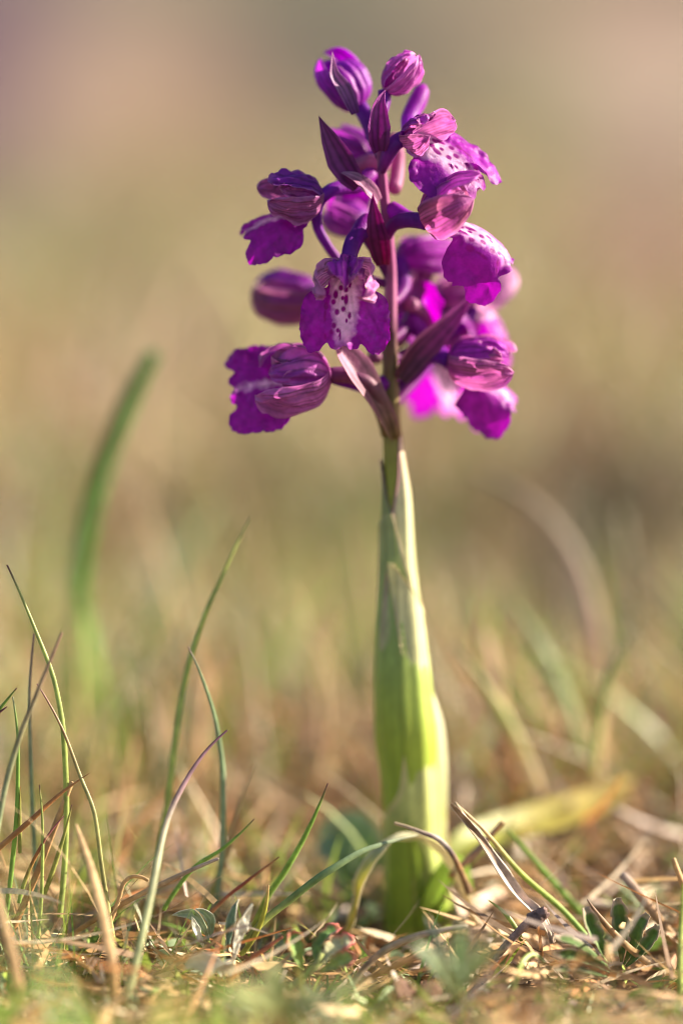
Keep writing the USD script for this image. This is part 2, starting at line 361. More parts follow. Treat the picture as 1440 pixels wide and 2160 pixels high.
def sheath(rows, off, col, edge, tip_out=0.0, n=60, m=70, taper=0.0):
    """A leaf sheath wrapped round the stem. rows: (py, left angle, right angle) in degrees from the camera side, positive to the right."""
    r = np.array(rows, float)
    py = np.linspace(r[0, 0], r[-1, 0], n)
    k = np.argsort(r[:, 0])
    fa, fb = PchipInterpolator(r[k, 0], r[k, 1]), PchipInterpolator(r[k, 0], r[k, 2])
    a0, a1 = np.radians(fa(py)), np.radians(fb(py))
    u = np.linspace(0, 1, n)
    s = np.linspace(0, 1, m)
    V = np.empty((n, m, 3)); C = np.empty((n, m, 3)); N = np.empty((n, m, 3))
    for i in range(n):
        c = stem_at(py[i]); rad = c[3] + off * min(1, u[i] * 5 + .2) + tip_out * max(0, (u[i] - .8) / .2) ** 2
        a = a0[i] + (a1[i] - a0[i]) * s
        rr = rad + .25 * np.minimum(s, 1 - s).clip(0, .1) * -3
        rr = rr * (1 + .025 * np.cos(a * 9 + 1))
        N[i] = np.stack([np.sin(a), -np.cos(a), 0 * a], -1)
        V[i] = c[:3] + N[i] * rr[:, None]
        e = np.clip(1 - np.minimum(s, 1 - s) * 22 / 1.6, 0, 1)[:, None] * (.3 + .7 * u[i])
        cc = along(col, u[i]) * (1 + .35 * (meshkit.noise(np.stack([a * 9, 0 * a + py[i] / 400., 0 * a + off * 50], -1), 6) - .5) + .30 * (meshkit.noise(np.stack([a * 34, 0 * a + py[i] / 700., 0 * a + off * 50], -1), 16) - .5))[:, None]
        V[i] += N[i] * (.10 * (meshkit.noise(np.stack([a * 14, 0 * a + py[i] / 260., 0 * a + off * 9], -1), 26) - .5) + .5 * (meshkit.noise(np.stack([a * 1.2, 0 * a + py[i] / 120., 0 * a + off * 9], -1), 36) - .5))[:, None]
        C[i] = cc * (1 - e) + np.asarray(edge) * e
    return shell(V.reshape(-1, 3), grid_faces(n, m)[:, ::-1], C.reshape(-1, 3), N.reshape(-1, 3), n, m, .18)
CREAM = np.array([.66, .60, .40])
obj('sheath_leaf', sheath([(1960, -175, 175), (1800, -140, 190), (1650, -20, 200), (1500, 2, 205), (1420, 6, 195), (1340, -4, 130), (1290, -12, 84), (1240, -20, 38), (1180, -26, -12)], .36,
    [(0, [.30, .40, .05]), (.4, [.50, .53, .20]), (1, [.62, .60, .36])], [.66, .50, .32], tip_out=.9), M['stalk'], orchid)
obj('sheath_leaf', sheath([(1940, -178, 178), (1400, -178, 170), (1300, -170, 60), (1200, -165, 30), (1130, -120, 4), (1078, -34, -16)], .22,
    [(0, [.24, .38, .035]), (.45, [.36, .46, .06]), (.75, [.32, .44, .14]), (1, [.40, .44, .20])], [.74, .62, .48], tip_out=.5), M['stalk'], orchid)
obj('sheath_leaf', sheath([(1420, -60, 178), (1200, -40, 178), (1060, -14, 178), (1000, 12, 165), (950, 26, 120), (912, 42, 66)], .16,
    [(0, [.48, .52, .24]), (.7, [.58, .56, .32]), (1, [.50, .36, .30])], [.40, .10, .26], tip_out=-.1), M['stalk'], orchid)
obj('sheath_leaf', sheath([(1300, -178, -10), (1090, -178, -14), (1050, -150, -40), (1000, -125, -62), (970, -105, -85)], .2,
    [(0, [.26, .38, .12]), (.75, [.30, .34, .14]), (1, [.16, .08, .14])], [.20, .08, .16], tip_out=.35), M['stalk'], orchid)
# the lower leaves: one standing off at the right, the withered arching one in front, green ones at the foot
p = curve([[*P(918, 1900, 3), .5], [*P(930, 1780, 3), 2.4], [*P(934, 1660, 3), 2.8], [*P(930, 1560, 3), 2.3], [*P(916, 1490, 2), 1.3], [*P(905, 1450, 1), .15]], 26)
obj('basal_leaf', ribbon(p[:, :3], p[:, 3], hint=(.75, -.6, 0), fold=-.5, cols=7, col=along([(0, [.3, .42, .06]), (.4, [.42, .48, .18]), (1, [.72, .68, .52])], np.linspace(0, 1, 26)), edge=[.75, .72, .6]), M['leaf'], orchid)
p = curve([[*P(730, 2000, -12), .3], [*P(748, 1930, -13), 1.5], [*P(772, 1850, -13), 1.9], [*P(806, 1793, -12), 1.7], [*P(858, 1768, -10), 1.7], [*P(912, 1785, -8), 2.0], [*P(958, 1850, -8), 2.1], [*P(992, 1935, -9), 1.0], [*P(1005, 1975, -9), .2]], 46)
tag(obj('basal_leaf', ribbon(p[:, :3], p[:, 3], hint=(-.35, -.35, .85), fold=.35, cols=7, col=along([(0, [.62, .50, .10]), (.3, [.55, .52, .12]), (.45, [.55, .56, .36]), (.7, [.66, .60, .42]), (1, [.56, .44, .26])], np.linspace(0, 1, 46)), edge=[.70, .60, .40], wob=.8, seed=3), M['leaf'], orchid), 'yellowing withered leaf arching across the foot of the stem')
p = curve([[*P(800, 1960, 10), 1.5], [*P(770, 1850, 14), 4.5], [*P(735, 1775, 18), 5.0], [*P(690, 1760, 22), 3.5], [*P(668, 1800, 24), .3]], 24)
obj('basal_leaf', ribbon(p[:, :3], p[:, 3], hint=(-.2, -.75, .6), fold=.25, cols=7, col=along([(0, [.40, .40, .07]), (.4, [.24, .33, .10]), (.8, [.24, .34, .17]), (1, [.40, .44, .30])], np.linspace(0, 1, 24)), edge=[.38, .42, .26]), M['leaf'], orchid)
p = curve([[*P(905, 1990, -4), 2.2], [*P(922, 1900, -5), 2.4], [*P(960, 1830, -4), 2.0], [*P(985, 1880, -3), .9], [*P(990, 1930, -3), .2]], 24)
obj('basal_leaf', ribbon(p[:, :3], p[:, 3], hint=(.5, -.8, .3), fold=-.3, cols=7, col=np.array([.24, .38, .04])), M['leaf'], orchid)
p = curve([[*P(895, 1970, 6), 2.4], [*P(1000, 1775, 16), 2.6], [*P(1110, 1742, 24), 3.0], [*P(1230, 1705, 30), 2.8], [*P(1335, 1645, 36), .4]], 30)
tag(obj('basal_leaf', ribbon(p[:, :3], p[:, 3], hint=(.0, -.8, .55), fold=.4, cols=7, col=along([(0, [.26, .33, .04]), (.4, [.32, .33, .06]), (1, [.50, .36, .10])], np.linspace(0, 1, 30))), M['leaf'], orchid), 'long yellow-olive leaf lying out behind to the right')

def bract(pts, wmax, hint, c0, c1, fold=.5, vein=True, seed=0, shape=None):
    p = curve(pts, 26); u = np.linspace(0, 1, 26)
    w = wmax * np.interp(u, [0, .15, .4, .7, .9, 1], shape or [.55, .85, 1, .62, .2, .02])
    v, f, c = ribbon(p, w, hint=hint, fold=fold, cols=11, col=along([(0, c0), (1, c1)], u), wob=.25, seed=seed, thick=.1)
    c = c.reshape(2, 26, 11, 3).copy()
    if vein: c[:, :, [2, 5, 8]] *= .55
    return v, f, c.reshape(-1, 3)
PB = np.array([.38, .05, .34])
BR = [
    ([P(800, 318, -4), P(797, 270, -5), P(799, 225, -5), P(813, 188, -4)], 1.75, (.15, -1, 0), PB * .8, PB * 1.25),
    ([P(758, 392, -3), P(727, 350, -3), P(700, 300, -3), P(672, 244, -3)], 2.1, (-.25, -1, .1), PB * .75, [.36, .09, .32]),
    ([P(797, 425, -3), P(768, 392, -4), P(742, 372, -4), P(716, 362, -3)], 1.35, (.3, -.8, .6), [.50, .20, .38], [.60, .28, .46]),
    ([P(808, 558, -3), P(800, 510, -4), P(790, 450, -5), P(786, 408, -5)], 1.75, (-.2, -1, 0), WINE * 1.5, [.40, .03, .30]),
    ([P(828, 925, -2), P(792, 850, -5), P(752, 785, -6), P(705, 722, -6)], 2.6, (.5, -.8, .35), [.20, .14, .05], [.58, .22, .42], .5, True, 0, [.3, .45, .75, 1, .7, .1]),
    ([P(842, 800, -1), P(880, 745, 0), P(945, 680, 1), P(1004, 612, 2)], 2.1, (.3, -1, .1), [.20, .07, .09], [.46, .07, .42]),
    ([P(748, 240, -1), P(725, 190, -1), P(703, 150, -1), P(701, 108, -1)], 1.25, (.4, -.9, .1), [.26, .05, .30], [.56, .30, .52]),
    ([P(828, 655, 4), P(872, 610, 7), P(905, 560, 10), P(930, 510, 12)], 1.7, (.4, -1, .2), PB, PINK),
]
for i, b in enumerate(BR):
    obj('bract', bract(*b[:5], **(dict(zip(('fold', 'vein', 'seed', 'shape'), b[5:])) or {'seed': i})), M['petal'], orchid)

SPOTS = np.array([(955, 300, 14, 26), (1012, 318, 12, 28), (933, 368, 18, 22), (985, 378, 18, 22), (905, 410, 18, 32), (955, 437, 13, 17), (990, 445, 17, 40), (890, 470, 17, 21), (835, 500, 18, 28),
                  (970, 518, 17, 21), (918, 548, 18, 23), (1017, 572, 13, 26), (838, 585, 9, 45), (985, 600, 9, 17), (915, 640, 16, 22), (880, 697, 13, 18), (928, 690, 13, 17), (950, 720, 8, 40), (840, 740, 9, 22)], float)
SPOTS[:, 0] = (460 + SPOTS[:, 0] / 3.6 - 733) * MPP; SPOTS[:, 1] = -(500 + SPOTS[:, 1] / 3.6 - 575) * MPP; SPOTS[:, 2:] *= MPP / 3.6
LIPOUT = np.array([(0, .3), (1.5, .2), (2.3, -.6), (2.6, -1.7), (4.0, -2.0), (5.4, -2.9), (6.1, -4.6), (6.2, -6.6), (6.3, -8.6), (5.7, -10.4), (4.6, -11.4), (3.5, -11.2), (2.7, -10.2), (2.3, -9.9), (1.7, -10.7), (.9, -10.9), (.25, -10.3), (0, -10.2)])
def lip(seed, fold=.6, bend=2.0, pitch=.25, wide=1.0, notch=0.0, rings=56, m=170, white=1.0):
    """The three-lobed lip in the flower's own frame: columns (right, forward, up)."""
    r_ = np.random.default_rng(seed)
    L = LIPOUT.copy()
    if notch: L[12:14] += np.array([-.5 * notch, 1.6 * notch])
    Rr = L * np.array([1, 1]); Ll = L[::-1][1:-1] * np.array([-1, 1])
    out = np.vstack([Rr, Ll]); out = np.vstack([out, out[:1]])
    t = np.r_[0, np.cumsum(np.linalg.norm(np.diff(out, axis=0), axis=1))]
    o = PchipInterpolator(t, out)(np.linspace(0, t[-1], m, endpoint=False))
    ctr = np.array([0, -5.2])
    d = o - ctr
    a = np.arange(m) / m * 2 * np.pi
    cr = meshkit.noise(np.stack([np.cos(a) * 19 + 40, np.sin(a) * 19 + 40, np.full(m, seed * 3.3)], -1), seed) - .5
    d = d * (1 + .075 * cr * np.clip((-o[:, 1] - 2.5) / 2, 0, 1))[:, None]
    rho = np.linspace(0, 1, rings) ** .8
    q = ctr + rho[:, None, None] * d[None]
    x, z = q[..., 0] * wide, q[..., 1]
    # colour: white middle with dark spots, magenta lobes
    bw = np.interp(-z, [0, 2, 5, 8, 10.5], [1.95, 1.9, 1.65, 1.25, .7]) * white
    jit = (meshkit.fbm(np.stack([x * 1.3 + 9, z * 1.3 + 30, 0 * x + seed], -1), 3, seed) - .5)
    k = np.clip((np.abs(x) - bw - jit * 1.3) / 1.3 + .5, 0, 1)
    k = np.maximum(k, np.clip((-z - 8.6) / 2.2, 0, .8))[..., None]
    mg = MAG * (1 + .5 * jit[..., None]) * (1 - .15 * rho[:, None, None])
    c = (PALE * np.array([1, .92, 1]) * (1 - .25 * np.clip(-z[..., None] / 10, 0, 1) * np.array([.3, 1.3, .4]))) * (1 - k) + mg * k
    aa = np.arctan2(x, -z + 1.5) * 16; c = c * (1 + .35 * (meshkit.noise(np.stack([aa + 60, rho[:, None] * 1.5 + 0 * x, 0 * x + seed], -1), seed + 3) - .5))[..., None]
    sgn = -1 if seed % 2 else 1
    for sx, sz, ra, rb in SPOTS:
        sx = sx * sgn + r_.normal(0, .12); sz = sz + r_.normal(0, .12)
        e = ((x - sx) / (ra * 1.0)) ** 2 + ((z - sz) / (rb * 1.0)) ** 2
        s = np.clip(1.5 - e * .9, 0, 1)[..., None] * white
        c = c * (1 - s) + np.array([.26, .004, .22]) * s
    # shape: side lobes folded back about the ridge, the whole bent down and out
    ax = np.abs(x); knee = 1.6
    over = np.maximum(ax - knee, 0)
    th = fold * np.clip(over / 3.2, 0, 1) ** .7
    lx = np.sign(x) * (np.minimum(ax, knee) + over * np.cos(th))
    back = over * np.sin(th) + .10 * ax ** 1.5 * (fold > .3)
    wob = (meshkit.fbm(np.stack([x * .42 + 3, z * .42 + 50, 0 * x + seed * 2.], -1), 3, seed + 40) - .5) * 2.6 * rho[:, None] ** 1.5
    fwd = 1.2 * np.sin(np.clip(-z / 4, 0, np.pi / 2)) * 1.0 + bend * (-z / 10) * .5 - bend * (np.clip(-z - 4, 0, 9) / 7) ** 2 * .9 - back + wob
    up = z
    cp, sn = math.cos(pitch), math.sin(pitch)
    q3 = np.stack([lx, fwd * cp - up * sn, up * cp + fwd * sn], -1)
    f = grid_faces(rings, m, True)
    return q3.reshape(-1, 3), f, c.reshape(-1, 3)
def sepal(seed, roll, spine, wid, c_out, c_tip, veins, crumple=.5, n=30, m=33, vein_c=None, belly=0.0, flare_=1.0):
    """A hood leaf: its spine given as (forward, distance from the hood's axis), swung to roll about that axis (0 = top)."""
    s = curve(np.array([[a, b, 0] for a, b in spine]), n)[:, :2]
    u = np.linspace(0, 1, n); v = np.linspace(-1, 1, m)
    w = np.interp(u, [0, .12, .4, .65, .85, .95, 1], [.45, .75, 1, .95, .62, .32, .05]) * wid * .9
    R0 = np.maximum(s[:, 1], 1.3)
    ang = roll + v[None] * (w / R0)[:, None]
    r_ = np.random.default_rng(seed * 13 + int(roll * 100) % 97)
    s[:, 0] *= r_.uniform(.86, 1.16)
    flare = r_.uniform(-.3, 1.5) * flare_; skew = r_.uniform(-.6, .6) * flare_
    rad = s[:, 1][:, None] + (flare * u ** 4)[:, None] + (skew * u ** 2)[:, None] * v[None] + (.55 * flare_ * r_.uniform(.2, 1) * np.sin(u * np.pi * .8 + .3))[:, None] * (v ** 4)[None] + crumple * (meshkit.fbm(np.stack(np.broadcast_arrays(u[:, None] * 4.2 + seed, v[None] * 2.3 + 7 + seed * .3, 0 * u[:, None] + seed), -1), 3, seed) - .5) * 3.0 * (u[:, None] * .8 + .2) - belly * (v ** 2)[None] + .16 * np.cos(v * np.pi * 3 + seed)[None] * np.sin(u * np.pi)[:, None]
    q = np.stack([rad * np.sin(ang), np.repeat(s[:, :1], m, 1), rad * np.cos(ang)], -1)
    c = along([(0, c_out), (1, c_tip)], u)[:, None] * np.ones((1, m, 1))
    U2, V2 = np.meshgrid(u, v, indexing='ij')
    st = meshkit.noise(np.stack([V2 * 4.5 + seed, U2 * 1.1, 0 * U2 + seed * 1.7], -1), seed) - .5
    st2 = meshkit.noise(np.stack([V2 * 2.0 + seed, U2 * 2.2, 0 * U2 + seed * .7 + 4], -1), seed + 2)
    c = c * (1 + .9 * st[..., None])
    mg = np.clip((st2 - .5) * 2.2, 0, .75)[..., None]
    c = c * (1 - mg) + (c_out * .35 + MAG * .55) * mg
    ph = V2 * veins + .35 * (meshkit.noise(np.stack([U2 * 3, V2 * 2, 0 * U2 + seed], -1), seed + 5) - .5)
    k = np.clip(1 - np.abs((ph % 1.0) - .5) / .21, 0, 1)
    kk = (k * np.clip(np.sin(U2 * np.pi) * 1.5, 0, 1))[..., None] * (.8 if flare_ > .5 else .3)
    c = c * (1 - kk) + np.asarray(vein_c if vein_c is not None else c_out * .35) * kk
    rim = np.clip((np.maximum(np.abs(V2), U2 * 1.02 - .04) - .86) / .1, 0, 1)[..., None] * .5
    c = c * (1 - rim) + np.array([.58, .22, .52]) * rim
    return q.reshape(-1, 3), grid_faces(n, m), c.reshape(-1, 3)

def flower(O, F, U, ov, spur=None, seed=1, scale=1.0, fold=.6, bend=2.0, pitch=.25, hood=1.0, with_lip=True, closed=False, c_top=None, c_side=None, droop=0.0, wide=1.0, notch=.0,
           ovr=(.75, 1.15, 1.2), ovc=(None, None), white=1.0, side=78, crumple=.5, label=None, open_=0.0, liplen=1.0, slim=1.0, lipout=(1.3, -1.2)):
    O = np.asarray(O); F = nrm(F); U = np.asarray(U, float); U = nrm(U - F * U.dot(F)); R = np.cross(U, F)
    W = lambda m: (O + scale * (m[0][:, :1] * R + m[0][:, 1:2] * F + m[0][:, 2:] * U), m[1], m[2])
    c_top = DPUR * 1.4 if c_top is None else np.asarray(c_top); c_side = np.array([.40, .08, .34]) if c_side is None else np.asarray(c_side)
    fl_ = .35 if closed else 1.0
    ovp = curve(list(ov) + [O - F * .2], 22)
    rr = np.interp(np.linspace(0, 1, 22), [0, .5, 1], ovr)
    c0 = np.array([.22, .03, .20]) if ovc[0] is None else ovc[0]; c1 = DPUR * 1.3 if ovc[1] is None else ovc[1]
    fl = obj('flower', tube(ovp, rr, sides=12, col=along([(0, c0), (1, c1)], np.linspace(0, 1, 22)), ribs=.12, rib_n=3), M['petal'], orchid)
    if label: tag(fl, label)
    h = hood
    tip = .35 if closed else 1.7
    dors = [(-.4, .3), (.3, 2.0), (2.2, 3.2), (5, 3.4), (7.2, 2.5), (8.4, tip * .7)]
    lat = [(-.4, .3), (.2, 2.2), (2., 3.7 + open_), (4.8, 4.3 + open_), (7.2, 3.5 + open_), (8.6, tip + .2 + open_)]
    pet = [(0, .3), (1.0, 1.8), (3, 2.7), (5.2, 2.6), (6.8, 1.4)]
    sc = lambda L: [(a * h, b * h * slim) for a, b in L]
    cd, sd = math.cos(droop), math.sin(droop)
    W0 = W
    WH = lambda m: W0((np.stack([m[0][:, 0], m[0][:, 1] * cd + m[0][:, 2] * sd, m[0][:, 2] * cd - m[0][:, 1] * sd], -1), m[1], m[2]))
    obj('sepal', WH(sepal(seed, 0, sc(dors), 2.9 * h * slim, c_top, c_top * 1.5 + .02, 2.5, crumple, flare_=fl_)), M['petal'], fl)
    for sg in (-1, 1):
        vc = np.array([.13, .04, .07]) if not closed else c_side * .4
        obj('sepal', WH(sepal(seed + 3 + sg, math.radians(side) * sg, sc(lat), 3.0 * h * slim, c_side, c_side * 1.1, 5, crumple, vein_c=vc, flare_=fl_)), M['petal'], fl)
        obj('petal', WH(sepal(seed + 9 + sg, math.radians(36) * sg, sc(pet), 1.9 * h, MAG * .8, PINK, 2, crumple, flare_=fl_)), M['petal'], fl)
    if closed:
        obj('petal', WH(sepal(seed + 12, math.pi, sc(lat), 3.0 * h * slim, c_side * .8, c_side, 3.5, crumple, flare_=fl_)), M['petal'], fl)
    if with_lip:
        lm = lip(seed, fold, bend, pitch, wide, notch, white=white)
        lm = (lm[0] * np.array([1, 1, 1]) * liplen + np.array([0, *lipout]), lm[1], lm[2])
        obj('lip', W(lm), M['petal'], fl)
    if spur is not None:
        s = curve([O, *spur], 18); u = np.linspace(0, 1, 18)
        obj('spur', tube(s, np.interp(u, [0, .3, .8, .94, 1], [1.0, 1.1, 1.35, 1.1, .4]) * scale, sides=12, col=along([(0, DPUR * 1.6), (1, MAG * .9)], u)), M['petal'], fl)
    return fl
STEM_ = lambda py, y=0: P(stem_at(py)[0] / MPP + 720, py, y) if False else stem_at(py)[:3] + np.array([0, y, 0])

# the front flower, facing the camera
flower(P(733, 566, -9), (-.06, -1, .12), (.03, 0, 1), [STEM_(590), P(790, 520, -1), P(765, 490, -4), P(742, 510, -6)], spur=[P(752, 500, -5), P(782, 455, -2)], seed=2, fold=.28, bend=1.6, pitch=.02, wide=1.10,
       c_top=[.32, .015, .36], c_side=[.56, .22, .46], side=88, crumple=1.25, hood=.92, open_=.45, droop=.5, label='open flower facing the camera with a white spotted lip in full view')
# upper right, turned half away
flower(P(862, 290, -4), (.52, -.74, .40), (-.62, .05, .78), [STEM_(360), P(818, 330, -3), P(838, 300, -4)], spur=[P(862, 255, 2), P(884, 205, 5), P(893, 178, 6)], seed=5, fold=.28, bend=1.2, pitch=.25,
       c_top=[.36, .03, .42], c_side=[.42, .11, .32], side=100, crumple=.6, hood=.72, notch=1.8, scale=1.06, liplen=1.1, droop=.2, lipout=(1.3, -.6), label='topmost open flower with its spotted lip sloping to the right')
# right, seen from its side
flower(P(903, 466, -7), (.78, -.42, .45), (-.60, -.25, .76), [STEM_(500), P(835, 470, -3), P(868, 462, -5)], spur=[P(868, 462, -4), P(818, 432, -1)], seed=8, fold=1.05, bend=1.4, pitch=.3, liplen=1.12,
       c_top=[.44, .05, .42], c_side=[.46, .14, .26], side=74, crumple=.55, hood=1.22, scale=1.0, wide=1.1, lipout=(2.6, -1.2), label='right-hand flower with a brown-veined hood and a folded spotted lip')
# left, dark hood in the shade
flower(P(676, 418, -3), (-.95, -.22, .10), (.10, -.42, .90), [STEM_(600), P(735, 565, 1), P(690, 515, -1), P(668, 465, -2)], spur=[P(705, 398, -2), P(745, 392, 0), P(790, 356, 2)], seed=11, fold=.5, bend=1.2, pitch=1.12,
       c_top=[.17, .012, .27], c_side=[.38, .10, .30], side=98, crumple=1.1, hood=1.05, scale=.98, ovr=(.7, .7, .8), white=.2, slim=.88, lipout=(1.0, -3.0), label='left-hand flower with a dark purple hood above its drooping lip')
# lower left, the hood's veined back to the camera
flower(P(692, 792, -5), (-.95, -.06, -.05), (.03, -.82, .50), [STEM_(915), P(803, 850, -3), P(765, 800, -5), P(725, 790, -5)], spur=[P(740, 805, -3), P(790, 815, -1), P(832, 790, 1)], seed=14, fold=.3, bend=.6, pitch=1.38, open_=.25,
       c_top=[.56, .11, .52], c_side=[.56, .14, .47], side=72, crumple=1.0, hood=1.12, scale=1.05, wide=1.12, white=.2, ovr=(1.6, 1.4, 1.2), lipout=(3.4, -1.6), ovc=([.24, .16, .06], [.26, .05, .22]), label='lower left flower with a pink veined hood turned to the camera')
# lower right
flower(P(950, 765, -1), (.93, -.26, .02), (-.05, -.55, .82), [STEM_(850), P(870, 790, 1), P(910, 752, 1)], spur=[P(915, 730, 4), P(880, 690, 5), P(862, 662, 5)], seed=17, fold=.8, bend=1.6, pitch=.75, white=.4,
       c_top=[.34, .02, .38], c_side=[.42, .10, .32], side=78, crumple=.9, hood=1.12, scale=1.0, slim=.95, label='lower right flower with a striped purple hood')
# behind the stem
flower(P(888, 705, 14), (.80, .55, .0), (.05, 0, 1), [STEM_(860, 1), P(880, 790, 7), P(915, 735, 12)], seed=20, fold=.12, bend=.8, pitch=.3, wide=1.5, liplen=1.25, white=1.5, label='lower flower behind the stem seen from its back, glowing in the sun')
flower(P(672, 632, 13), (-.90, .30, .10), (.1, -.2, .95), [STEM_(720, 1), P(760, 680, 8), P(705, 655, 12)], seed=23, with_lip=False, closed=True, c_top=[.20, .015, .28], c_side=[.30, .10, .20], side=100, crumple=.25, scale=1.2, slim=.92, label='blurred closed flower behind on the left')
flower(P(1002, 648, 17), (.70, .40, .60), (-.5, .0, .8), [STEM_(760, 1), P(910, 720, 10), P(980, 680, 15)], seed=26, with_lip=True, fold=.5, pitch=-.4, c_top=[.52, .18, .44], c_side=[.66, .34, .54], side=85, crumple=.3, scale=.92, label='blurred pale pink flower behind on the right')
flower(P(848, 545, 9), (.75, .6, -.1), (-.1, 0, 1), [STEM_(640, 1), P(850, 600, 6)], seed=29, fold=.3, pitch=.1, scale=1.12, c_side=MAG * 1.1, c_top=MAG, white=.3, label='magenta flower half hidden behind the middle of the stem')
flower(P(770, 478, 10), (-.75, .35, .35), (.2, -.2, .9), [STEM_(560, 1), P(800, 505, 6)], seed=32, with_lip=False, closed=True, c_top=[.20, .015, .30], c_side=[.30, .05, .34], crumple=.2, scale=.85, slim=.85)
flower(P(782, 325, 8), (-.65, .55, .25), (.3, -.2, .9), [STEM_(400, 1), P(798, 360, 5)], seed=35, with_lip=True, white=.2, fold=.4, pitch=.3, closed=False, c_top=[.28, .02, .34], c_side=[.30, .03, .36], crumple=.3, scale=.85, slim=.85)
flower(P(925, 628, 15), (.85, .45, .1), (-.2, 0, 1), [STEM_(720, 1), P(880, 670, 8)], seed=44, fold=.35, pitch=.4, scale=.95, c_side=PINK * .9, c_top=MAG, white=.6, label='pink flower glowing behind the long right-hand bract')
# the two buds on top
flower(P(757, 222, 5), (-.60, .12, .80), (-.7, -.5, -.3), [STEM_(330, 0), P(790, 290, 2), P(772, 245, 4)], seed=38, with_lip=False, closed=True, c_top=[.30, .02, .38], c_side=[.24, .012, .36], crumple=.2, side=110, scale=.98, slim=.92, label='fat dark bud at the upper left of the spike')
flower(P(814, 188, 0), (.62, -.12, .70), (-.6, -.3, .6), [STEM_(290, 0), P(806, 235, -1), P(812, 205, 0)], seed=41, with_lip=False, closed=True, c_top=[.48, .10, .44], c_side=[.54, .16, .48], crumple=.95, side=110, scale=.80, slim=.80, ovr=(.7, .9, 1.0), label='small shrivelled pink bud at the very top')
for pts in ([P(830, 400, 3), P(838, 330, 6), P(828, 285, 6)], [P(862, 640, 4), P(890, 660, 6), P(905, 700, 7)], [P(815, 350, 2), P(780, 340, 4), P(752, 352, 6)], [P(838, 720, 4), P(858, 690, 6), P(885, 600, 9), P(895, 570, 10)], [P(822, 640, 3), P(800, 700, 4), P(790, 760, 2)]):
    q = curve(pts, 14); obj('spur', tube(q, 1.1, sides=10, col=PINK * .8), M['petal'], orchid)

# ------------------------------------------------------------------ the grass blades one can tell apart
def blade(pts, w, stops, label, name='grass_blade', cat='grass blade', mat='grass', flat=.35, hint=(.3, -1, .1), group=None, n=28, taper=(1, 1, .9, .6, .12), sides=7, thorn=0):
    """One blade from its root to its tip: pts are (px, py, depth), w its half-width in photograph pixels."""
    p = curve([P(*q) for q in pts], n); u = np.linspace(0, 1, n)
    r = w * .88 * MPP * np.interp(u, np.linspace(0, 1, len(taper)), taper)
    if 'torn' in label:
        rw = r * (1 + .35 * (meshkit.noise(np.stack([u * 11, 0 * u, 0 * u], -1), 12) - .5))
        m = ribbon(p, rw, hint=(.55, -.8, .1), fold=.75, cols=9, col=along(stops, u) * (.75 + .6 * meshkit.noise(np.stack([u * 23, 0 * u, 0 * u], -1), 4))[:, None], edge=[.66, .52, .40], wob=.9, seed=4, thick=.2)
        m = join(m, tube(p[-9:] + np.linspace(0, 1, 9)[:, None] * np.array([.7, 0, .3]), r[-9:] * np.linspace(.2, .75, 9), sides=7, flat=.4, col=np.array([.60, .46, .30])))
    else:
        m = tube(p, r, sides=sides, flat=flat, hint=hint, col=along(stops, u), ribs=.09, rib_n=4)
    return tag(obj(name, m, M[mat], base=p[0]), label, cat, group)
gn = lambda c, tip=PURTIP, a=.93, b=.99: [(0, c * .9), (a - .25, c), (a, c * .7 + tip * .3), (b, tip), (1, tip)]
LIMEG = np.array([.40, .48, .14]); GREEN = GREEN * 1.35; GREY = GREY * 1.25; OLIVE = OLIVE * 1.2
hb = scatter(2900, -95, 60, dens=patch(16., 31, .38, .6)); n = len(hb)
hb[:, 2] += rng.random(n) * 2.5
hc, _ = pick([(3, GREEN * .8), (2, GREY), (2, OLIVE), (1, LIME), (.7, np.array([.5, .5, .4])), (.4, RUST)], n, .3)
herbs = strips(hb, rng.uniform(0, 2 * np.pi, n), rng.uniform(.2, 1.0, n), rng.uniform(2.5, 7, n), rng.uniform(.35, 1.1, n), rng.uniform(.2, 1.4, n), hc, hc * rng.uniform(.8, 1.5, (n, 1)), 6, leaf=True)
tag(obj('ground_herbs', herbs, M['herb']), 'tiny green and grey leaves of low herbs dotted through the litter', 'low herbs', kind='stuff')
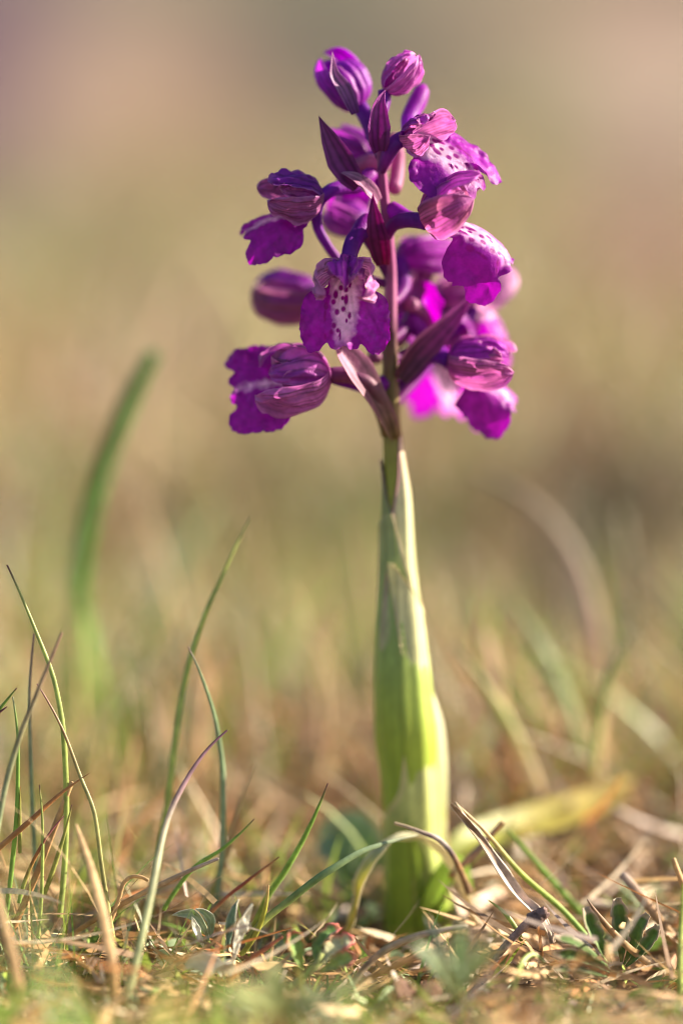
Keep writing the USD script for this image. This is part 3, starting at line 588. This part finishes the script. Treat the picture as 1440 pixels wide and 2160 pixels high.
B = [
    ([(126, 1935, -22), (140, 1680, -21), (135, 1560, -21), (118, 1450, -20), (75, 1330, -19), (15, 1192, -18)], 7, gn(LIMEG), 'tall green blade with a dark red tip leaning far left at the left edge', (1, 1, .95, .7, .3)),
    ([(240, 1985, -26), (215, 1830, -25), (200, 1720, -24), (170, 1640, -23), (130, 1535, -22), (78, 1443, -21)], 5.5, [(0, [.42, .40, .14]), (.6, [.36, .34, .14]), (.8, [.40, .26, .12]), (1, PURTIP)], 'thin bronze blade curving left across the tallest left blade', (1, 1, .9, .7, .25)),
    ([(-20, 1860, -30), (5, 1690, -29), (40, 1560, -28), (75, 1470, -28), (130, 1335, -27)], 7, [(0, GREY), (.5, [.28, .28, .16]), (1, [.28, .16, .13])], 'blurred brownish blade rising from the left edge to the right', (1, 1, .9, .7, .4)),
    ([(78, 1975, -14), (75, 1850, -14), (66, 1650, -14), (62, 1480, -14), (72, 1337, -14)], 6, [(0, GREY), (.5, GREY * .9), (1, [.30, .20, .18])], 'blurred straight grey-green blade near the left edge', (1, 1, .9, .7, .4)),
    ([(8, 1965, -22), (28, 1800, -22), (36, 1700, -22), (38, 1570, -22), (27, 1470, -22)], 6, gn(GREEN * 1.2, np.array([.3, .3, .2])), 'upright green blade with a pale tip, second from the left edge', (1, 1, .9, .7, .3)),
    ([(-60, 1570, -22), (-20, 1520, -22), (0, 1495, -22), (35, 1452, -22)], 5, gn(GREEN), 'dark-tipped blade end poking in from the left edge, upper one', (1, 1, .9, .7, .3)),
    ([(-60, 1540, -22), (-20, 1515, -22), (15, 1491, -22)], 4.5, gn(PURTIP * 1.2), 'purple blade end poking in from the left edge, lower one', (1, 1, .9, .7, .3)),
    ([(-30, 1815, -24), (60, 1735, -24), (140, 1665, -23), (188, 1632, -23)], 7, [(0, TAN), (.6, RUST * 1.1), (1, TAN)], 'rusty dry stalk slanting up from the left edge', (1, 1, .9, .6, .15)),
    ([(20, 1975, -23), (75, 1850, -22), (125, 1720, -21), (152, 1650, -21)], 8.5, [(0, RUST), (.5, TAN), (1, STRAW)], 'thick orange dry stem leaning right among the left blades', (1, 1, .95, .9, .6)),
    ([(80, 1980, -24), (88, 1880, -24), (90, 1750, -24), (83, 1656, -24)], 4.5, gn(LIMEG), 'slim upright blade with a pink tip in the left cluster', (1, 1, .9, .7, .3)),
    ([(90, 1895, -22), (130, 1780, -22), (152, 1698, -22)], 6, gn(OLIVE * 1.1), 'yellow-green blade with a dark tip right of the orange stem', (1, 1, .9, .6, .2)),
    ([(40, 1905, -24), (90, 1780, -24), (135, 1722, -23)], 5, [(0, GREEN), (.5, RUST * .8), (1, [.22, .06, .10])], 'maroon-tipped blade crossing the orange stem', (1, 1, .9, .6, .2)),
    ([(42, 1800, -22), (42, 1720, -22), (43, 1660, -22)], 4.5, gn(OLIVE * 1.1, RUST), 'short olive blade pressed to the upright green one', (1, 1, .9, .6, .2)),
    ([(318, 1960, -8), (335, 1800, -8), (352, 1700, -8), (368, 1570, -8), (385, 1460, -7), (420, 1330, -6), (475, 1200, -4), (527, 1092, -2)], 8.5, [(0, OLIVE), (.4, LIMEG), (.85, [.33, .42, .10]), (1, [.40, .40, .16])], 'longest lime green blade bowing right, left of the orchid', (.9, 1, 1, .75, .25)),
    ([(452, 1935, -10), (470, 1740, -10), (470, 1640, -11), (458, 1540, -12), (430, 1440, -13), (397, 1365, -14)], 7.5, [(0, GREY * .8), (.5, GREY), (.9, [.26, .34, .18]), (1, [.3, .2, .2])], 'grey-green blade bending left to meet the longest lime blade', (1, 1, 1, .7, .2)),
    ([(262, 2130, -42), (320, 1880, -36), (350, 1740, -30), (385, 1660, -26), (430, 1590, -23), (479, 1541, -21)], 9, [(0, [.36, .42, .2]), (.5, [.46, .46, .28]), (.75, [.30, .18, .2]), (1, [.16, .07, .10])], 'pale blade with a purple upper end rising from the blurred foreground', (1.3, 1.1, .85, .7, .25)),
    ([(440, 1905, -8), (470, 1810, -8), (505, 1700, -8), (538, 1610, -8)], 6, [(0, OLIVE), (.5, STRAW * .85), (1, STRAW)], 'split tan dry blade standing between green ones, right of the lime blade', (1, 1, 1, .8, .3)),
    ([(446, 1905, -7), (480, 1800, -7), (512, 1710, -7)], 5, [(0, OLIVE), (.5, STRAW * .8), (1, TAN)], 'narrower tan blade beside the split one', (1, 1, 1, .8, .3)),
    ([(345, 1920, -20), (370, 1880, -20), (410, 1830, -20), (470, 1790, -20), (536, 1728, -20)], 5.5, gn(GREEN * 1.2), 'green blade with a crimson tip slanting right below the tan blades', (1, 1, 1, .7, .25)),
    ([(528, 1985, -16), (560, 1900, -18), (600, 1840, -19), (650, 1750, -20), (691, 1653, -21)], 8, [(0, OLIVE), (.4, GREEN * 1.3), (.85, GREEN), (1, PURTIP)], 'stout green blade pointing up right, midway to the orchid', (1, 1, .95, .7, .2)),
    ([(520, 1985, -26), (560, 1940, -25), (600, 1908, -24), (690, 1840, -23), (780, 1790, -20), (880, 1763, -16)], 9, [(0, OLIVE), (.4, np.array([.18, .28, .10])), (.8, GREY), (1, [.42, .42, .30])], 'long green blade arching right across the foot of the orchid', (.9, 1, 1, .75, .15)),
    ([(508, 2015, -26), (540, 1970, -26), (560, 1912, -26), (566, 1868, -26)], 6.5, [(0, OLIVE), (.7, [.40, .40, .06]), (1, STRAW)], 'small yellow-green upright blade at the root of the arching one', (1, 1, 1, .8, .35)),
    ([(430, 1945, -20), (470, 1900, -20), (520, 1860, -20), (589, 1808, -20)], 4.5, [(0, TAN), (.5, [.32, .08, .06]), (1, TAN)], 'thin red-brown stalk below the stout green blade', (1, 1, 1, .8, .4)),
    ([(490, 2050, -34), (540, 2015, -33), (596, 1977, -32)], 6, [(0, RUST), (1, [.30, .10, .07])], 'red-brown stalk end lying just left of the red-edged leaf', (1, 1, 1, .9, .5)),
    ([(180, 2075, -27), (220, 1980, -26), (250, 1900, -25), (262, 1862, -25), (282, 1849, -25), (312, 1858, -25)], 5.5, [(0, BROWN), (.4, TAN), (.7, STRAW), (1, STRAW)], 'dry straw bent over at a sharp knee', (1, 1, 1, 1, .8)),
    ([(135, 1985, -24), (210, 1935, -24), (330, 1870, -23), (460, 1812, -22)], 6.5, [(0, TAN * .8), (.5, STRAW * .8), (1, np.array([.42, .33, .28]))], 'long grey straw lying up to the right behind the bent straw', (1, 1, 1, .9, .6)),
    ([(240, 2150, -46), (236, 2040, -46), (222, 1960, -42), (190, 1830, -36), (160, 1740, -32)], 13, [(0, TAN), (.6, STRAW), (1, STRAW * .8)], 'broad blurred tan blade in the left foreground', (1, 1, 1, .8, .3)),
    ([(45, 2120, -52), (25, 2020, -50), (5, 1940, -48), (-10, 1880, -46)], 13, [(0, TAN), (1, STRAW)], 'broad blurred tan blade at the lower left edge', (1, 1, 1, .8, .5)),
    # right side
    ([(1165, 1990, -25), (1140, 1935, -24), (1098, 1895, -23), (1060, 1845, -22), (1005, 1765, -21), (950, 1697, -20)], 10, [(0, [.50, .36, .26]), (.35, [.58, .45, .36]), (.7, [.26, .16, .10]), (1, TAN)], 'broken brown dry blade with a torn end, right of the stem', (.7, 1.5, 1.4, .9, .35)),
    ([(1235, 1975, -20), (1180, 1915, -19), (1100, 1845, -19), (1020, 1752, -19), (962, 1697, -19)], 7, [(0, GREEN * 1.3), (.5, [.34, .40, .06]), (.8, STRAW), (1, [.66, .5, .3])], 'green blade fading to a straw tip beside the broken brown one', (1, 1.1, 1, .7, .4)),
    ([(1260, 1960, -6), (1200, 1900, -6), (1130, 1820, -6), (1070, 1750, -6)], 10, gn(np.array([.22, .36, .05]), LIME), 'bright green blurred blade behind the broken dry one', (1, 1, .9, .7, .3)),
    ([(950, 1850, -8), (1000, 1800, -10), (1060, 1735, -12)], 9, [(0, TAN), (.6, np.array([.36, .27, .26])), (1, STRAW)], 'greyish dry stem tilted right behind the broken blade', (1, 1, 1, .9, .8)),
    ([(1370, 2035, -27), (1290, 1965, -27), (1238, 1898, -27)], 7.5, [(0, STRAW), (.6, TAN), (1, [.2, .12, .08])], 'short speckled straw standing over the rosette', (1, 1.1, 1.1, .8, .2)),
    ([(1460, 2030, -18), (1400, 1955, -17), (1350, 1890, -16), (1312, 1845, -16)], 12, [(0, STRAW), (.5, TAN), (1, [.36, .28, .24])], 'hollow cut dry stem leaning left at the right edge', (1, 1, 1, 1, .9)),
    ([(1470, 1920, -20), (1440, 1865, -20), (1420, 1812, -20)], 8, [(0, RUST), (1, STRAW)], 'straw end leaning in at the right edge', (1, 1, 1, .9, .7)),
    ([(1100, 1985, -24), (1075, 1940, -24), (1030, 1900, -24)], 5.5, gn(LIMEG, OLIVE), 'small green blade tip just left of the knobbly twig', (1, 1, 1, .7, .2)),
    ([(1062, 2150, -42), (1085, 2080, -40), (1102, 2030, -38), (1120, 2014, -36), (1150, 2030, -35)], 6, gn(LIMEG, GREEN), 'green blade hooked over at its top in the lower right', (1, 1, 1, .9, .5)),
    ([(1436, 2180, -38), (1434, 2050, -36), (1437, 1930, -34), (1440, 1865, -34)], 8, gn(LIMEG, LIME), 'upright green blade cut by the lower right edge', (1, 1, 1, .7, .3)),
    ([(990, 1885, -12), (972, 1840, -14), (952, 1800, -16), (920, 1768, -17), (885, 1755, -18), (832, 1737, -18)], 6.5, [(0, BROWN * 1.5), (.3, TAN * .8), (.5, [.16, .12, .13]), (.6, [.6, .52, .46]), (.7, [.2, .15, .16]), (1, [.62, .48, .30])], 'dark-banded dry blade tip curling over the arching leaf', (1.6, 1.2, 1, .9, .6)),
    ([(760, 2075, -40), (830, 2040, -39), (905, 2010, -38), (950, 2000, -38)], 9, [(0, RUST), (.7, TAN), (1, STRAW)], 'thick brown stem piece lying in front of the orchid', (1, 1, 1, .9, .5)),
    ([(740, 2080, -34), (820, 2000, -33), (900, 1970, -33), (985, 1955, -32)], 8, [(0, [.3, .22, .15]), (1, [.48, .40, .32])], 'grey straw arched low in front of the orchid', (1, 1, 1, .9, .7)),
    # behind, out of focus
    ([(168, 1340, 58), (165, 1260, 58), (178, 1160, 58), (205, 1030, 58), (255, 890, 58), (324, 745, 58)], 27, [(0, [.15, .32, .06]), (.5, [.09, .24, .045]), (1, [.10, .26, .06])], 'broad dark green blade curving up right, blurred behind on the left', (.6, .9, 1, 1, .7)),
    ([(215, 1720, 84), (190, 1520, 84), (176, 1400, 84), (166, 1230, 84)], 62, [(0, [.34, .50, .09]), (.5, [.32, .50, .11]), (1, [.18, .34, .07])], 'pale green blurred leaf below the dark one, behind on the left', (.7, 1, .9, .6, .2)),
    ([(300, 1560, 110), (290, 1380, 112), (360, 1220, 120), (450, 1070, 130)], 26, [(0, [.14, .20, .07]), (1, [.18, .22, .09])], 'olive blurred blade leaning right behind the lime blade', (1, 1, 1, .9, .6)),
    ([(1250, 1640, 24), (1262, 1530, 26), (1285, 1420, 28), (1312, 1340, 30)], 11, [(0, OLIVE), (.5, [.16, .22, .06]), (1, [.10, .13, .05])], 'narrow dark green blade leaning right, behind on the right', (.7, 1, 1, .9, .4)),
    ([(1245, 1640, 48), (1195, 1500, 50), (1140, 1370, 52), (1075, 1265, 55)], 22, [(0, OLIVE), (.5, [.27, .32, .13]), (1, [.30, .30, .14])], 'pale green blurred blade bending left, behind on the right', (.8, 1, 1, .8, .3)),
    ([(1300, 1720, 75), (1275, 1450, 76), (1230, 1220, 78), (1120, 1060, 82), (1000, 1000, 88)], 22, [(0, TAN), (.5, [.38, .26, .22]), (1, [.30, .26, .15])], 'long mauve-tan blade arching left, blurred behind on the right', (1, 1, 1, .8, .4)),
    ([(1345, 1680, 100), (1335, 1400, 100), (1325, 1220, 102), (1310, 1080, 106)], 15, [(0, OLIVE), (.5, [.15, .18, .09]), (1, [.32, .28, .16])], 'dusky upright blade, blurred behind on the far right', (1, 1, 1, .9, .5)),
    ([(1090, 1720, 44), (1065, 1550, 45), (1040, 1430, 46), (1022, 1340, 48)], 26, [(0, RUST), (.5, TAN), (1, [.5, .36, .22])], 'wide tan blade standing blurred right of the stem', (1, 1, 1, .8, .4)),
    ([(1140, 1680, 30), (1080, 1540, 31), (1010, 1430, 32), (955, 1360, 33)], 15, [(0, [.56, .38, .24]), (.5, OLIVE * 1.5), (1, [.24, .20, .14])], 'thin olive blade slanting left, blurred right of the stem', (1, 1, 1, .7, .3)),
    ([(1255, 1700, 36), (1262, 1580, 36), (1268, 1480, 37)], 17, [(0, STRAW), (1, [.6, .46, .26])], 'upright cream blade stub, blurred under the narrow dark blade', (1, 1, 1, .9, .6)),
    ([(430, 1860, 38), (410, 1700, 40), (420, 1540, 44), (445, 1420, 50)], 18, [(0, STRAW), (1, TAN * 1.1)], 'wide cream blade blurred behind the grey-green blade', (1, 1, 1, .8, .4)),
    ([(250, 1900, 20), (255, 1780, 22), (270, 1640, 26), (285, 1560, 30)], 11, [(0, RUST), (1, TAN)], 'rust-coloured blade blurred between the two left clusters', (1, 1, 1, .8, .4)),
    ([(230, 1850, 12), (290, 1740, 16), (370, 1660, 20), (440, 1600, 24)], 8, [(0, RUST), (1, TAN)], 'rusty blurred stalk slanting right behind the lime blade', (1, 1, 1, .8, .4)),
]
for pts, w, st, lab, tp in B:
    dryish = any(k in lab for k in ('dry', 'straw', 'stalk', 'tan ', 'stem piece', 'brown ', 'cream', 'rust', 'orange'))
    blade(pts, w, [(a, np.asarray(c)) for a, c in st], lab, name='dry_stalk' if dryish else 'grass_blade', cat='dry stalk' if dryish else 'grass blade', mat='straw' if dryish else 'grass', taper=tp,
          flat=.16 if 'torn' in lab else .28 if w > 9 else .5, sides=10)

# ------------------------------------------------------------------ twig and small herbs
tw = thing('twig', P(1065, 1998, -27), 'dark twig with a knobbly budded end, lower right', 'twig')
q = curve(PP((1040, 2030, -27), (1080, 1980, -26), (1115, 1947, -26), (1140, 1932, -26)), 20)
v, f, c = tube(q, np.interp(np.linspace(0, 1, 20), [0, .6, .8, 1], [.55, .6, .75, .8]), sides=9, col=np.array([.20, .13, .11]))
obj('shoot', (v, f, c), M['bark'], tw)
q = curve(PP((1112, 1950, -26), (1130, 1938, -26), (1156, 1922, -26)), 14)
v, f, c = tube(q, [.5, .9, 1.2, 1.3, 1.15, 1.25, 1.1, .95, 1.05, .95, .8, .85, .75, .4], sides=11, col=np.array([.13, .08, .07]))
v = v + (meshkit.noise(v * 1.7, 5)[:, None] - .5) * .8
obj('bud_cluster', (v, f, c), M['bark'], tw)

def leaflet(pts, wid, hint, c_in, c_edge, seed=0, tip=(.95, .45), teeth=5, fold=.35, n=26, stops=None, curl=0.0):
    """A toothed leaflet with a coloured rim."""
    p = curve(pts, n); u = np.linspace(0, 1, n)
    w = wid * np.interp(u, [0, .2, .6, .85, 1], [.12, .4, 1, *tip])
    saw = ((u * teeth) % 1.0); w = w * (1 - .28 * saw * (u > .3))
    v, f, c = ribbon(p, w, hint=hint, fold=fold, cols=9, col=np.asarray(c_in), wob=.5, seed=seed, thick=.16, curl=curl)
    c = c.reshape(2, n, 9, 3).copy()
    e = np.clip((u - .35) * 2, 0, 1)[None, :, None]
    for j, k in ((0, .95), (8, .95), (1, .45), (7, .45)):
        c[:, :, j] = c[:, :, j] * (1 - k * e) + np.asarray(c_edge) * k * e
    c[:, -3:] = c[:, -3:] * .4 + np.asarray(c_edge) * .6
    c[:, :, 4] *= 1.25
    return v, f, c.reshape(-1, 3)
RED = np.array([.34, .06, .06]); SILV = np.array([.62, .60, .50]); HG = np.array([.13, .22, .06])
c1 = thing('cinquefoil', P(640, 2075, -38), 'small lobed leaf with red toothed rims on a green stalk, in front of the orchid', 'herb plant')
q = curve(PP((610, 2085, -38), (640, 2060, -36), (672, 2030, -35), (678, 2015, -34)), 16)
obj('leaf_stalk', tube(q, .5, col=np.array([.34, .38, .12])), M['herb'], c1)
for i, (pts, w, h, cin) in enumerate([
    (PP((672, 2040, -35), (695, 2010, -34), (720, 1992, -33), (748, 1985, -33)), 1.9, (-.2, -.6, .8), [.42, .42, .24]),
    (PP((668, 2035, -35), (672, 2000, -33), (690, 1975, -32), (718, 1957, -31)), 1.7, (-.5, -.8, .3), HG),
    (PP((674, 2050, -35), (700, 2040, -36), (725, 2028, -36), (750, 2018, -36)), 1.7, (.1, -.8, .6), [.24, .30, .08]),
    (PP((640, 2045, -35), (628, 2020, -35), (622, 1990, -35), (612, 1966, -35)), 1.7, (.3, -.9, .3), HG * 1.3)]):
    obj('leaflet', leaflet(pts, w * .9, h, np.asarray(cin) * 1.2, RED * 1.8, seed=i, fold=.5), M['herb'], c1)
c2 = thing('cinquefoil', P(1290, 2080, -30), 'dark green rosette of narrow leaves with pale hairy edges at the right', 'herb plant')
for i, (pts, w, h, cin) in enumerate([
    (PP((1290, 2040, -29), (1260, 1990, -30), (1240, 1945, -30), (1232, 1915, -30)), 2.2, (.3, -.8, .4), HG),
    (PP((1310, 2030, -26), (1310, 1980, -25), (1305, 1930, -24), (1300, 1895, -24)), 2.3, (0, -.9, .4), HG),
    (PP((1315, 2035, -26), (1340, 1990, -25), (1352, 1955, -25), (1368, 1930, -25)), 1.9, (-.4, -.7, .5), HG * 1.2),
    (PP((1320, 2040, -27), (1350, 2010, -27), (1372, 1985, -27), (1390, 1952, -27)), 1.8, (-.3, -.8, .6), HG * 1.2),
    (PP((1290, 2050, -30), (1245, 2020, -32), (1205, 1995, -33), (1168, 1980, -34)), 2.0, (-.1, -.5, .9), HG),
    (PP((1290, 2055, -31), (1250, 2030, -34), (1210, 2015, -35), (1165, 2012, -36)), 1.6, (.2, -.9, .3), HG * .9),
    (PP((1280, 2060, -31), (1240, 2055, -35), (1200, 2050, -36), (1170, 2050, -37)), 1.5, (.1, -.4, .9), HG * 1.1)]):
    obj('leaflet', leaflet(pts, w * .66, h, np.asarray(cin) * .85, [.50, .36, .30], seed=i + 10, teeth=4, fold=.75), M['herb'], c2)
c3 = thing('silver_herb', P(470, 2070, -33), 'silvery hairy leaf cluster lower left of the orchid', 'herb plant')
for i, (pts, w, h, cin) in enumerate([
    (PP((490, 2030, -32), (500, 1985, -32), (515, 1940, -32), (532, 1908, -32)), 1.2, (.5, -.8, .1), SILV),
    (PP((480, 2010, -31), (484, 1970, -30), (492, 1925, -30), (502, 1898, -30)), .95, (-.4, -.9, .2), [.16, .24, .16]),
    (PP((470, 2060, -36), (440, 2030, -38), (415, 2030, -38), (390, 2045, -38)), 2.0, (0, -.7, .7), SILV * .9),
    (PP((490, 2070, -38), (470, 2035, -40), (455, 2040, -41), (440, 2060, -42)), 1.6, (0, -.7, .7), SILV)]):
    obj('leaflet', leaflet(pts, w, h, cin, SILV, seed=i + 20, teeth=1, tip=(.6, .08)), M['herb'], c3)
c4 = thing('silver_herb', P(400, 1990, -27), 'folded grey-green leaf pair tucked under the grass, left of centre', 'herb plant')
for i, (pts, w, h, cin) in enumerate([
    (PP((440, 1985, -26), (425, 1950, -26), (400, 1928, -26), (362, 1932, -26)), 1.0, (0, -.9, .5), [.28, .34, .22]),
    (PP((442, 1985, -25), (445, 1945, -25), (430, 1925, -25), (412, 1918, -25)), .9, (.2, -.9, .4), [.24, .30, .18]),
    (PP((430, 2000, -27), (415, 1965, -27), (405, 1935, -27)), .8, (.4, -.9, .2), SILV)]):
    obj('leaflet', leaflet(pts, w, h, cin, SILV, seed=i + 30, teeth=1, tip=(.6, .08)), M['herb'], c4)
c5 = thing('silver_herb', P(960, 2090, -58), 'blurred grey-green rosette with narrow upright leaves, lower centre right', 'herb plant')
for i in range(11):
    a = -1.25 + 2.5 * i / 10 + .12 * math.sin(i * 4.1)
    ln = 1 + .3 * math.sin(i * 2.7)
    tip = P(960 + 90 * math.sin(a) * ln, 2085 - 125 * math.cos(a * .7) * ln, -62 + 9 * math.cos(i * 2.1))
    b0 = P(960 + 10 * math.sin(a), 2100, -58)
    obj('leaflet', leaflet(np.array([b0, b0 * .55 + tip * .45 + [0, 0, .8], tip]), .75 + .25 * (i % 2), (.5 * math.sin(i * 1.9), -.8, .5), GREY * (.6 + .5 * (i % 3)), SILV * .8, seed=i + 40, teeth=1, tip=(.6, .08)), M['herb'], c5)
c6 = thing('cinquefoil', P(600, 2160, -78), 'blurred green leaf tuft in the lower centre foreground', 'herb plant')
for i in range(10):
    a = -1.35 + 2.7 * i / 9
    ln = 1 + .35 * math.sin(i * 3.3)
    tip = P(600 + 150 * math.sin(a) * ln, 2140 - 95 * math.cos(a) * ln, -80 + 8 * math.cos(i * 1.7))
    b0 = P(600, 2170, -78)
    obj('leaflet', leaflet(np.array([b0, b0 * .5 + tip * .5 + [0, 0, 1.2], tip]), 1.3, (.6 * math.sin(i * 2.3), -.7, .6), np.array([.24, .28, .10]) * (.7 + .3 * (i % 3)), [.40, .38, .2], seed=i + 60, teeth=3), M['herb'], c6)
# brown curled dead leaf in the lower middle
q = thing('dead_leaf', P(830, 2140, -42), 'brown curled dead leaf in the dark hollow, lower middle', 'dead leaf')
for i, (pts, w) in enumerate([(PP((830, 2135, -44), (835, 2105, -44), (850, 2085, -43), (875, 2090, -42)), 1.6), (PP((800, 2150, -44), (800, 2130, -44), (815, 2120, -43)), 1.2), (PP((860, 2140, -44), (890, 2110, -43), (910, 2090, -42), (925, 2100, -42)), 1.7)]):
    obj('lobe', leaflet(pts, w, (.2, -.8, .5), [.17, .09, .06], [.24, .13, .09], seed=i + 80, teeth=2, curl=.5), M['herb'], q)

def dead_leaf(label, pieces, col):
    t = thing('dead_leaf', pieces[0][0][0], label, 'dead leaf')
    for i, (pts, w, h) in enumerate(pieces):
        p = curve(pts, 22); u = np.linspace(0, 1, 22)
        ww = w * np.interp(u, [0, .2, .55, .85, 1], [.3, .8, 1, .7, .1]) * (1 + .35 * (meshkit.noise(np.stack([u * 9, 0 * u + i, 0 * u], -1), 3 + i) - .5))
        obj('curled_piece', ribbon(p, ww, hint=h, fold=.5, cols=9, col=along([(0, np.asarray(col) * .7), (1, col)], u), wob=1.6, seed=i + len(label), thick=.15), M['straw'], t)
dead_leaf('crumpled pale papery leaf lying against the right of the stem foot', [
    (PP((940, 1840, -1), (965, 1885, -3), (985, 1935, -4), (1040, 1985, -6)), 1.7, (.4, -.8, .4)),
    (PP((1000, 1890, 2), (1030, 1900, 2), (1050, 1940, 0), (1060, 1985, -2)), 2.2, (-.2, -.9, .4)),
    (PP((955, 1960, -6), (990, 1925, -4), (1030, 1895, 0), (1070, 1880, 4)), 1.3, (.2, -.6, .8))], [.62, .46, .34])
dead_leaf('orange-tan dead leaf blurred behind the right of the stem', [
    (PP((1130, 1740, 62), (1150, 1680, 64), (1185, 1640, 66)), 4.2, (.7, -.7, .2)),
    (PP((1175, 1660, 66), (1195, 1620, 67), (1215, 1585, 68)), 2.4, (.2, -.9, .2))], [.60, .36, .16])
dead_leaf('pale pinkish dead leaf blurred behind the left-hand blades', [
    (PP((350, 1850, 28), (375, 1800, 30), (420, 1765, 33)), 3.6, (.7, -.6, .4)),
    (PP((400, 1840, 30), (440, 1790, 33), (470, 1780, 36)), 2.2, (.4, -.6, .6))], [.62, .44, .38])
dead_leaf('flat tan dead leaf blurred among the litter at the right edge', [
    (PP((1240, 1800, 40), (1300, 1740, 46), (1370, 1715, 52)), 2.6, (.1, -.6, .8)),
    (PP((1330, 1840, 30), (1370, 1800, 34), (1420, 1790, 38)), 2.2, (.5, -.5, .7))], [.52, .38, .26])
